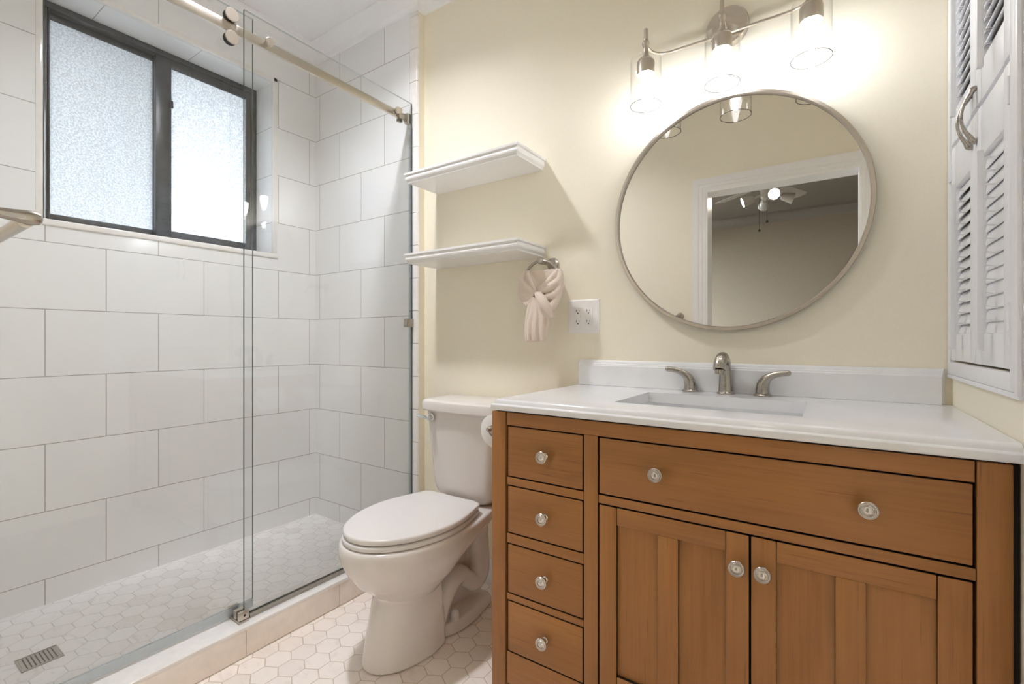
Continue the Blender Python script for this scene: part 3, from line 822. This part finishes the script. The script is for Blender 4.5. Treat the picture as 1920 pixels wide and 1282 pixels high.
obj('backsplash', bm, M['quartz_honed'], ct, angle=0.5)
# undermount sink
bm = bm_new()
def srect(z, d, r): return rrect(z, HX0 - 0.006 + d, HX1 + 0.006 - d, HY0 - 0.006 + d, HY1 + 0.006 - d, r, r, 0, 5)
loft(bm, [srect(0.8715, -0.02, 0.03), srect(0.855, -0.02, 0.03), srect(0.79, 0.0, 0.05), srect(0.745, 0.06, 0.05), srect(0.735, 0.12, 0.02)][::1] , False, True)
loft(bm, [srect(0.8715, -0.02, 0.03), srect(0.8715, 0.0, 0.03), srect(0.83, 0.002, 0.035), srect(0.785, 0.012, 0.045), srect(0.765, 0.030, 0.050), srect(0.756, 0.060, 0.050), srect(0.752, 0.11, 0.02)], False, True)
sk = obj('sink_basin', bm, M['sink'])
tag(sk, 'white rectangular sink basin set under the countertop cut out', 'sink')
bm = bm_new(); lathe(bm, [(0.022, 0), (0.022, 0.002), (0.018, 0.003), (0.001, 0.0035)], ((HX0 + HX1) / 2, (HY0 + HY1) / 2 + 0.02, 0.7525), (0, 0, 1), 24); obj('drain', bm, M['chrome'], sk)

# faucet
FY = -0.004
fa = thing('faucet', 'brushed nickel widespread faucet with two lever handles behind the sink', 'faucet', (2.199, FY, CT))
bm = bm_new()
lathe(bm, [(0.0265, 0.0004), (0.0265, 0.003), (0.0225, 0.008), (0.0205, 0.0095)], (2.199, FY, CT), (0, 0, 1), 32)
tube(bm, [(2.199, FY, CT + 0.006), (2.199, FY - 0.001, CT + 0.035), (2.198, FY - 0.004, CT + 0.070), (2.1975, FY - 0.012, CT + 0.098), (2.197, FY - 0.032, CT + 0.1145), (2.1965, FY - 0.058, CT + 0.1135), (2.196, FY - 0.080, CT + 0.100), (2.196, FY - 0.090, CT + 0.080)],
     [0.0225, 0.0205, 0.0180, 0.0170, 0.0172, 0.0175, 0.0178, 0.0176], 24, 6)
lathe(bm, [(0.0125, 0), (0.0125, 0.013), (0.0105, 0.014)], (2.196, FY - 0.0905, CT + 0.081), (0, -0.10, -1), 24)
sp = obj('spout', bm, M['nickel_dark'], fa)
bm = bm_new(); lathe(bm, [(0.003, 0), (0.003, 0.06), (0.0055, 0.064), (0.0065, 0.069), (0.004, 0.074), (0.0005, 0.075)], (2.2035, FY + 0.026, CT + 0.028), (0.0, 0, 1), 16); obj('lift_rod', bm, M['nickel_dark'], sp)
for sgn, hx, hy in ((-1, 2.088, FY + 0.010), (1, 2.302, FY + 0.0)):
    bm = bm_new()
    lathe(bm, [(0.0255, 0.0004), (0.0255, 0.003), (0.021, 0.0075), (0.0185, 0.0085)], (hx, hy, CT), (0, 0, 1), 32)
    base = None
    tube(bm, [(hx, hy, CT + 0.007), (hx, hy, CT + 0.022), (hx + sgn * 0.003, hy - 0.002, CT + 0.038), (hx + sgn * 0.012, hy - 0.006, CT + 0.053), (hx + sgn * 0.030, hy - 0.011, CT + 0.065), (hx + sgn * 0.052, hy - 0.015, CT + 0.071), (hx + sgn * 0.070, hy - 0.018, CT + 0.0725), (hx + sgn * 0.076, hy - 0.019, CT + 0.0725)],
         [0.0195, 0.0190, 0.0172, 0.0132, 0.0098, 0.0086, 0.0082, 0.0042], 20, 6)
    obj('lever_handle', bm, M['nickel_dark'], fa)

# ================================================================= mirror
MX, MZ, MR = 2.199, 1.486, 0.3815
mi = thing('round_mirror', 'large round wall mirror with thin nickel frame above the sink', 'mirror', (MX, YB, MZ - MR))
bm = bm_new()
lathe(bm, [(MR - 0.013, 0.001), (MR - 0.002, 0.001), (MR, 0.004), (MR, 0.024), (MR - 0.002, 0.028), (MR - 0.010, 0.028), (MR - 0.0125, 0.024), (MR - 0.013, 0.016), (MR - 0.013, 0.001)], (MX, YB, MZ), (0, -1, 0), 160, False, False)
obj('frame', bm, M['nickel'], mi)
bm = bm_new(); lathe(bm, [(MR - 0.0134, 0.004), (MR - 0.0134, 0.0165)], (MX, YB, MZ), (0, -1, 0), 160); obj('mirror_glass', bm, M['mirror'], mi)

# ================================================================= vanity light
vl = thing('vanity_light', 'three light nickel wall sconce with clear glass cylinders above the mirror', 'wall light', (2.2, YB, 2.0))
bm = bm_new(); lathe(bm, [(0.060, 0.0005), (0.0625, 0.002), (0.0625, 0.022), (0.060, 0.026), (0.0005, 0.027)], (2.197, YB, 2.088), (0, -1, 0), 64); obj('backplate', bm, M['nickel'], vl)
SC = [1.970, 2.203, 2.430]
SY = -0.090
BZr = 2.056; BYr = 0.012
bm = bm_new()
tube(bm, [(SC[0], SY, 2.052), (SC[0] - 0.001, SY + 0.014, 2.048), (SC[0] + 0.006, SY + 0.050, 2.046), (SC[0] + 0.022, BYr - 0.018, 2.052), (SC[0] + 0.045, BYr - 0.002, BZr), (SC[0] + 0.08, BYr, BZr), (SC[1], BYr, BZr),
          (SC[2] - 0.08, BYr, BZr), (SC[2] - 0.045, BYr - 0.002, BZr), (SC[2] - 0.022, BYr - 0.018, 2.052), (SC[2] - 0.006, SY + 0.050, 2.046), (SC[2] + 0.001, SY + 0.014, 2.048), (SC[2], SY, 2.052)], 0.0048, 14, 6)
obj('bar', bm, M['nickel'], vl)
bm = bm_new(); tube(bm, [(SC[1], YB - 0.024, 2.070), (SC[1], BYr - 0.005, 2.060), (SC[1], SY + 0.05, 2.046), (SC[1], SY + 0.012, 2.049), (SC[1], SY, 2.052)], 0.0048, 14, 6); obj('center_arm', bm, M['nickel'], vl)
for x in SC:
    bm = bm_new()
    lathe(bm, [(0.0285, 1.947), (0.0285, 1.986), (0.0268, 1.9885), (0.0262, 1.9895), (0.0270, 1.992), (0.0240, 1.9965), (0.0125, 2.002), (0.0085, 2.018), (0.0075, 2.036), (0.0110, 2.044), (0.0125, 2.050), (0.0110, 2.056), (0.0065, 2.061), (0.0055, 2.097), (0.0045, 2.099), (0.0003, 2.0992)], (x, SY, 0), (0, 0, 1), 36, False, True)
    lathe(bm, [(0.0285, 1.947), (0.0265, 1.947), (0.0265, 1.975), (0.0005, 1.976)], (x, SY, 0), (0, 0, 1), 36, False, False)
    so = obj('socket', bm, M['nickel'], vl)
    bm = bm_new()
    lathe(bm, [(0.0490, 1.846), (0.0490, 1.992), (0.0475, 1.9985), (0.0290, 1.9995)], (x, SY, 0), (0, 0, 1), 64, False, False)
    obj('glass_shade', bm, M['shade_glass'], vl)
    bm = bm_new()
    tube(bm, arc((x, SY, 1.846), 0.0490, 0, 2 * PI * 63 / 64, 63, 'xy'), 0.0011, 6, 0, closed=True)
    obj('shade_rim', bm, M['rim_glass'], vl)
    bm = bm_new()
    lathe(bm, [(0.012, 1.974), (0.0125, 1.962), (0.0165, 1.950), (0.0185, 1.938), (0.0180, 1.922), (0.0145, 1.905), (0.0105, 1.890), (0.0075, 1.874), (0.0050, 1.868), (0.0005, 1.866)], (x, SY, 0), (0, 0, 1), 28)
    obj('bulb', bm, M['bulb'], vl)

# recessed ceiling lamp above the aisle (its shadows fall under the shelves)
cl = thing('ceiling_light', 'small round recessed ceiling lamp above the aisle between shower and toilet', 'ceiling light', (LX, LY, ZC))
bm = bm_new(); lathe(bm, [(0.074, 0.095), (0.074, 0.0), (0.105, -0.0005), (0.105, -0.004), (0.098, -0.007), (0.073, -0.004), (0.0725, 0.0), (0.0725, 0.095), (0.074, 0.095)], (LX, LY, ZC), (0, 0, 1), 48, False, False); obj('trim_can', bm, M['white_trim'], cl)
bm = bm_new(); lathe(bm, [(0.072, 0.075), (0.072, 0.062), (0.060, 0.058), (0.0005, 0.056)], (LX, LY, ZC), (0, 0, 1), 48); obj('lens', bm, M['ceil_lamp'], cl)

# ================================================================= shelves
def shelf(zt, label):
    X0, X1, Y0 = 0.905, 1.510, -0.159
    bm = bm_new()
    pr = [(0.0, 0.0), (0.0085, 0.0), (0.0105, 0.004), (0.0125, 0.0055), (0.016, 0.0050), (0.024, 0.0035), (0.030, 0.0050), (0.036, 0.0095), (0.0385, 0.0120), (0.040, 0.0118), (0.0435, 0.0118), (0.0445, 0.0135)]
    rings = [[(X0 + d, Y0 + d, zt - h), (X1 - d, Y0 + d, zt - h), (X1 - d, YB - 0.0006, zt - h), (X0 + d, YB - 0.0006, zt - h)] for h, d in pr]
    loft(bm, rings)
    return tag(obj('floating_shelf', bm, M['shelf_white'], angle=0.35), label, 'shelf', 'white shelves above the toilet')
shelf(1.8135, 'upper white floating shelf with moulded edge above the toilet')
shelf(1.4570, 'lower white floating shelf with moulded edge, just above the hand towel')

# towel ring and hand towel
RCx, RCy, RCz, RR = 1.545, -0.046, 1.3045, 0.0765
tr = thing('towel_ring', 'nickel towel ring on the wall under the lower shelf end', 'towel ring', (RCx, YB, RCz))
bm = bm_new(); lathe(bm, [(0.025, 0.0005), (0.026, 0.003), (0.024, 0.008), (0.016, 0.014), (0.0115, 0.030), (0.0105, 0.078), (0.0125, 0.082), (0.0125, 0.104), (0.010, 0.107), (0.0005, 0.108)], (RCx, YB, RCz + RR - 0.001), (0, -1, 0), 32); obj('post', bm, M['nickel_dark'], tr)
bm = bm_new(); tube(bm, arc((RCx, RCy, RCz), RR, 0, 2 * PI * 71 / 72, 71, 'xz'), 0.0052, 14, 0, closed=True); obj('ring', bm, M['nickel_dark'], tr)
bm = bm_new()
def fold(pts):
    k = 0.86 if pts[0][0] < 1.50 and pts[0][2] > 1.243 else 0.95
    tube(bm, [(x, y, z) for x, y, z, r in pts], [r * k for x, y, z, r in pts], 12, 4)
yk = RCy
fold([(1.488, yk - 0.004, 1.346, .010), (1.494, yk - .010, 1.318, .014), (1.514, yk - .014, 1.286, .013), (1.534, yk - .020, 1.257, .009)])
fold([(1.474, yk - .002, 1.345, .009), (1.467, yk - .008, 1.310, .017), (1.487, yk - .014, 1.283, .016), (1.530, yk - .020, 1.253, .010)])
fold([(1.466, yk + .002, 1.330, .010), (1.454, yk - .004, 1.288, .015), (1.474, yk - .012, 1.260, .016), (1.527, yk - .020, 1.249, .010)])
fold([(1.452, yk, 1.285, .010), (1.453, yk - .004, 1.255, .014), (1.478, yk - .012, 1.236, .015), (1.524, yk - .020, 1.245, .010)])
fold([(1.466, yk - .004, 1.246, .012), (1.474, yk - .008, 1.224, .013), (1.496, yk - .014, 1.214, .013), (1.526, yk - .020, 1.241, .009)])
box(bm, 1.478, 1.628, yk - 0.004, yk + 0.012, 1.300, 1.345, 0.003); box(bm, 1.490, 1.612, yk - 0.004, yk + 0.012, 1.262, 1.302, 0.003); box(bm, 1.508, 1.585, yk - 0.004, yk + 0.012, 1.20, 1.266, 0.003)
fold([(1.622, yk - .004, 1.341, .009), (1.604, yk - .010, 1.315, .013), (1.577, yk - .015, 1.288, .013), (1.546, yk - .022, 1.264, .010)])
fold([(1.631, yk - .002, 1.338, .008), (1.628, yk - .008, 1.300, .015), (1.596, yk - .015, 1.276, .017), (1.556, yk - .022, 1.262, .011)])
fold([(1.634, yk, 1.320, .010), (1.630, yk - .006, 1.272, .015), (1.610, yk - .012, 1.245, .016), (1.576, yk - .018, 1.240, .012)])
fold([(1.632, yk, 1.290, .010), (1.622, yk - .005, 1.240, .014), (1.606, yk - .012, 1.208, .016), (1.590, yk - .016, 1.190, .012)])
fold([(1.536, yk - .022, 1.252, .010), (1.553, yk - .030, 1.243, .017), (1.574, yk - .032, 1.215, .021), (1.592, yk - .026, 1.182, .018), (1.602, yk - .018, 1.160, .010)])
fold([(1.552, yk - .020, 1.235, .012), (1.566, yk - .024, 1.200, .016), (1.585, yk - .018, 1.165, .012)])
fold([(1.524, yk - .016, 1.240, .009), (1.504, yk - .014, 1.195, .014), (1.490, yk - .012, 1.130, .013), (1.486, yk - .010, 1.072, .009)])
fold([(1.530, yk - .018, 1.238, .010), (1.520, yk - .020, 1.180, .015), (1.508, yk - .020, 1.120, .016), (1.506, yk - .016, 1.078, .013)])
fold([(1.533, yk - .018, 1.236, .010), (1.538, yk - .022, 1.170, .015), (1.532, yk - .020, 1.110, .017), (1.530, yk - .016, 1.070, .014)])
fold([(1.542, yk - .016, 1.215, .012), (1.562, yk - .018, 1.160, .015), (1.560, yk - .016, 1.110, .015), (1.560, yk - .014, 1.072, .011)])
fold([(1.575, yk - .012, 1.170, .010), (1.586, yk - .010, 1.140, .010), (1.574, yk - .010, 1.115, .009), (1.570, yk - .010, 1.080, .006)])
box(bm, 1.484, 1.568, yk - 0.018, yk - 0.002, 1.066, 1.082, 0.004)
tw = obj('hand_towel', bm, M['terry'])
remesh(tw, 0.0024, 1, 0.5)
tag(tw, 'cream terry hand towel knotted through the wall ring', 'towel')

# ================================================================= outlet plate
ox0, ox1, oz0, oz1 = 1.6155, 1.7475, 1.100, 1.231
op = thing('outlet_plate', 'white double outlet plate on the yellow wall beside the towel', 'outlet', ((ox0 + ox1) / 2, YB, oz0))
bm = bm_new(); loft(bm, [[(ox0 + d, YB - y, oz0 + d), (ox1 - d, YB - y, oz0 + d), (ox1 - d, YB - y, oz1 - d), (ox0 + d, YB - y, oz1 - d)] for y, d in ((0.0004, 0), (0.002, 0), (0.0055, 0.004), (0.0062, 0.007))])
obj('plate', bm, M['plastic'], op)
def receptacle(cx, gfci):
    cz = (oz0 + oz1) / 2
    y0 = YB - 0.0063
    bm = bm_new()
    box(bm, cx - 0.0168, cx + 0.0168, y0 - 0.002, y0 + 0.001, cz - 0.0335, cz + 0.0335, 0.0008)
    for dz in (0.0205, -0.0205):
        box(bm, cx - 0.0075, cx - 0.0055, y0 - 0.0023, y0 - 0.0015, cz + dz - 0.002, cz + dz + 0.0065, mi=1)
        box(bm, cx + 0.0050, cx + 0.0068, y0 - 0.0023, y0 - 0.0015, cz + dz - 0.001, cz + dz + 0.0055, mi=1)
        lathe(bm, [(0.0027, 0), (0.0027, 0.0005)], (cx, y0 - 0.0018, cz + dz - 0.0075), (0, -1, 0), 14, mi=1)
    r = obj('receptacle', bm, [M['plastic'], M['slot']], op)
    if gfci:
        for dz in (0.0035, -0.0035):
            bm = bm_new(); box(bm, cx - 0.0065, cx + 0.0055, y0 - 0.0032, y0 - 0.0019, cz + dz - 0.0022, cz + dz + 0.0022, 0.0005); obj('button', bm, M['plastic'], r)
        bm = bm_new(); lathe(bm, [(0.0010, 0), (0.0010, 0.0006)], (cx + 0.0125, y0 - 0.0018, cz), (0, -1, 0), 10); obj('indicator', bm, M['slot'], r)
receptacle((ox0 + ox1) / 2 - 0.0225, True); receptacle((ox0 + ox1) / 2 + 0.0225, False)
for sx in (-1, 1):
    for zz in (oz0 + 0.0165, oz1 - 0.0165):
        bm = bm_new(); lathe(bm, [(0.003, 0), (0.0028, 0.0008)], ((ox0 + ox1) / 2 + sx * 0.0225, YB - 0.0062, zz), (0, -1, 0), 14); obj('screw', bm, M['plastic'], op)

# ================================================================= louvered cabinet on the right wall
lc = thing('louvered_cabinet', 'white louvered shutter doors of the wall cabinet right of the mirror', 'cabinet', (XR, -0.22, 0.985))
bm = bm_new()
FX = XR - 0.008
fy0, fy1, fz0, fz1 = -0.522, YB - 0.002, 0.986, 2.140
def fr(x0, x1, y0, y1, z0, z1): box(bm, x0, x1, y0, y1, z0, z1, 0.0015)
fr(FX, XR + 0.010, SY1 + 0.0005, fy1, fz0, fz1); fr(FX, XR + 0.010, fy0 + 0.018, SY0 - 0.0005, fz0, fz1)
fr(FX, XR + 0.010, SY0 - 0.0005, SY1 + 0.0005, fz0, SZ0 - 0.0005); fr(FX, XR + 0.010, SY0 - 0.0005, SY1 + 0.0005, SZ1 + 0.0005, fz1)
fr(FX - 0.003, XR - 0.0005, fy0, fy0 + 0.0175, fz0 - 0.004, fz1); fr(FX - 0.001, XR - 0.0005, fy0, fy1, fz0 - 0.010, fz0 - 0.0005)
fo = bm
lcf = obj('frame', bm, M['white_trim'], lc)
bm = bm_new()
b0 = XR + 0.30
box(bm, XR + 0.121, b0, SY0 - 0.02, SY0, SZ0, SZ1); box(bm, XR + 0.121, b0, SY1, SY1 + 0.02, SZ0, SZ1)
box(bm, b0, b0 + 0.01, SY0 - 0.02, SY1 + 0.02, SZ0, SZ1); box(bm, XR + 0.121, b0, SY0, SY1, SZ0 - 0.02, SZ0); box(bm, XR + 0.121, b0, SY0, SY1, SZ1, SZ1 + 0.02)
obj('cabinet_box', bm, M['room_wall'], lc)
DXF, DXB = XR - 0.005, XR + 0.017      # door leaf front and back faces
YM = -0.2235
def leaf(y0, y1, handle_y, hinge_y, tilt):
    sw = 0.044
    zb0, zl0, zl1, zg0, zg1, zu0, zu1, zt = 1.0235, 1.0880, 1.4560, 1.5610, 1.5730, 1.6520, 2.020, 2.095
    bm = bm_new()
    for a, b in ((zb0, zg0), (zg1, zt)):
        box(bm, DXF, DXB, y0, y0 + sw, a, b, 0.001); box(bm, DXF, DXB, y1 - sw, y1, a, b, 0.001)
    for a, b in ((zb0, zl0), (zl1, zg0), (zg1, zu0), (zu1, zt)): box(bm, DXF + 0.0015, DXB - 0.001, y0 + sw, y1 - sw, a, b, 0.001)
    box(bm, DXB - 0.004, DXB, y0 + 0.004, y1 - 0.004, zg0, zg1)
    d = obj('door', bm, M['white_trim'], lc)
    ym = (y0 + y1) / 2
    for a, b, ang in ((zl0, zl1, tilt), (zu0, zu1, 0.98)):
        nl = 14; pitch = (b - a) / nl
        bm = bm_new()
        for i in range(nl):
            zc = a + pitch * (i + 0.5); xc = (DXF + DXB) / 2 + 0.001
            prf = []
            hw, ht = 0.0170, 0.0032
            for k in range(16):
                t = 2 * PI * k / 16
                px, pz = hw * math.cos(t), ht * math.sin(t)
                prf.append((px * math.cos(ang) - pz * math.sin(ang), px * math.sin(ang) + pz * math.cos(ang)))
            loft(bm, [[(xc + px, y, zc + pz) for px, pz in prf] for y in (y0 + sw + 0.001, y1 - sw - 0.001)])
        obj('louvers', bm, M['white_trim'], d)
        bm = bm_new()
        xr = DXF - 0.0155
        box(bm, xr - 0.006, xr + 0.004, ym - 0.0065, ym + 0.0065, a - 0.035 if a < 1.5 else a - 0.045, b - 0.012, 0.001)
        for i in range(nl):
            zc = a + pitch * (i + 0.5) - 0.0155
            for dy in (-0.004, 0.004):
                tube(bm, [(xr + 0.003, ym + dy, zc + 0.002), (xr + 0.009, ym + dy, zc + 0.003), (DXF + 0.0045, ym + dy, zc + 0.001)], 0.0008, 6)
        obj('tilt_rod', bm, M['white_trim'], d)
    bm = bm_new()
    yh = handle_y
    tube(bm, [(DXF - 0.0002, yh, 1.612), (DXF - 0.006, yh, 1.610), (DXF - 0.010, yh, 1.601), (DXF - 0.016, yh, 1.590), (DXF - 0.022, yh, 1.574), (DXF - 0.0245, yh, 1.555), (DXF - 0.022, yh, 1.536), (DXF - 0.016, yh, 1.520), (DXF - 0.010, yh, 1.509), (DXF - 0.006, yh, 1.500), (DXF - 0.0002, yh, 1.498)],
         [0.0058, 0.0062, 0.0050, 0.0038, 0.0032, 0.0030, 0.0032, 0.0038, 0.0050, 0.0062, 0.0058], 14, 5)
    obj('pull_handle', bm, M['nickel_dark'], d, label='arched satin nickel pull')
    for zz in (1.115, 1.505, 1.72):
        bm = bm_new()
        box(bm, DXF - 0.002, DXF + 0.0005, hinge_y - 0.009, hinge_y + 0.009, zz - 0.022, zz + 0.022, 0.0005)
        tube(bm, [(DXF - 0.003, hinge_y, zz - 0.024), (DXF - 0.003, hinge_y, zz + 0.024)], 0.0028, 10)
        obj('hinge', bm, M['white_trim'], d)
    return d
leaf(YM + 0.0015, SY1 - 0.003, YM + 0.026, SY1 - 0.001, 1.20)
leaf(SY0 + 0.003, YM - 0.0005, YM - 0.010, SY0 + 0.001, 1.34)

# ================================================================= ceiling fan in the bedroom (seen in the mirror)
fx, fyy, fz = 2.02, -2.95, 2.40
cf = thing('ceiling_fan', 'white ceiling fan with lit spot heads, reflected in the round mirror', 'ceiling fan', (fx, fyy, BZ))
bm = bm_new()
lathe(bm, [(0.0005, 2.700), (0.075, 2.699), (0.070, 2.660), (0.030, 2.640), (0.016, 2.636), (0.016, 2.560), (0.06, 2.552), (0.110, 2.535), (0.130, 2.500), (0.130, 2.440), (0.115, 2.410), (0.075, 2.395), (0.055, 2.375), (0.055, 2.320), (0.040, 2.300), (0.0005, 2.298)], (fx, fyy, -0.001), (0, 0, 1), 40)
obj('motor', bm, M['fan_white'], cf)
for k in range(5):
    a = math.radians(4 + 72 * k)
    ca, sa = math.cos(a), math.sin(a)
    bm = bm_new()
    rows = []
    for r, w in ((0.13, 0.015), (0.17, 0.030), (0.20, 0.052), (0.30, 0.060), (0.50, 0.066), (0.58, 0.062), (0.605, 0.035)):
        pts = []
        for s, zz in ((-1, -0.003), (1, -0.003), (1, 0.003), (-1, 0.003)):
            u, v = r, s * w
            pts.append((fx + u * ca - v * sa, fyy + u * sa + v * ca, 2.432 + zz + v * 0.20))
        rows.append(pts)
    loft(bm, rows)
    obj('blade', bm, M['fan_white'], cf)
for k, (a, lit) in enumerate(((70, True), (165, True), (255, False), (345, False))):
    a = math.radians(a); d = Vector((math.cos(a), math.sin(a), -0.35)).normalized()
    o = Vector((fx, fyy, 2.335)) + Vector((math.cos(a), math.sin(a), 0)) * 0.05
    bm = bm_new()
    p1 = o + d * 0.06
    tube(bm, [o, p1], 0.010, 12)
    lathe(bm, [(0.022, 0), (0.032, 0.012), (0.036, 0.035), (0.046, 0.095), (0.044, 0.095), (0.034, 0.05), (0.0005, 0.045)], p1, d, 28, True, False)
    h = obj('spot_head', bm, M['fan_white'], cf)
    bm = bm_new(); lathe(bm, [(0.0405, 0.080), (0.036, 0.088), (0.0005, 0.093)], p1, d, 28); obj('spot_bulb', bm, M['fan_lamp'] if lit else M['porcelain'], h)
for dx, dz in ((-0.06, 2.03), (0.0, 2.10)):
    bm = bm_new(); tube(bm, [(fx + dx, fyy + 0.03, dz), (fx + dx, fyy + 0.03, 2.30)], 0.0016, 6)
    lathe(bm, [(0.0005, 0), (0.010, 0.006), (0.010, 0.016), (0.003, 0.024)], (fx + dx, fyy + 0.03, dz - 0.015), (0, 0, 1), 14); obj('pull_chain', bm, M['pull'], cf)
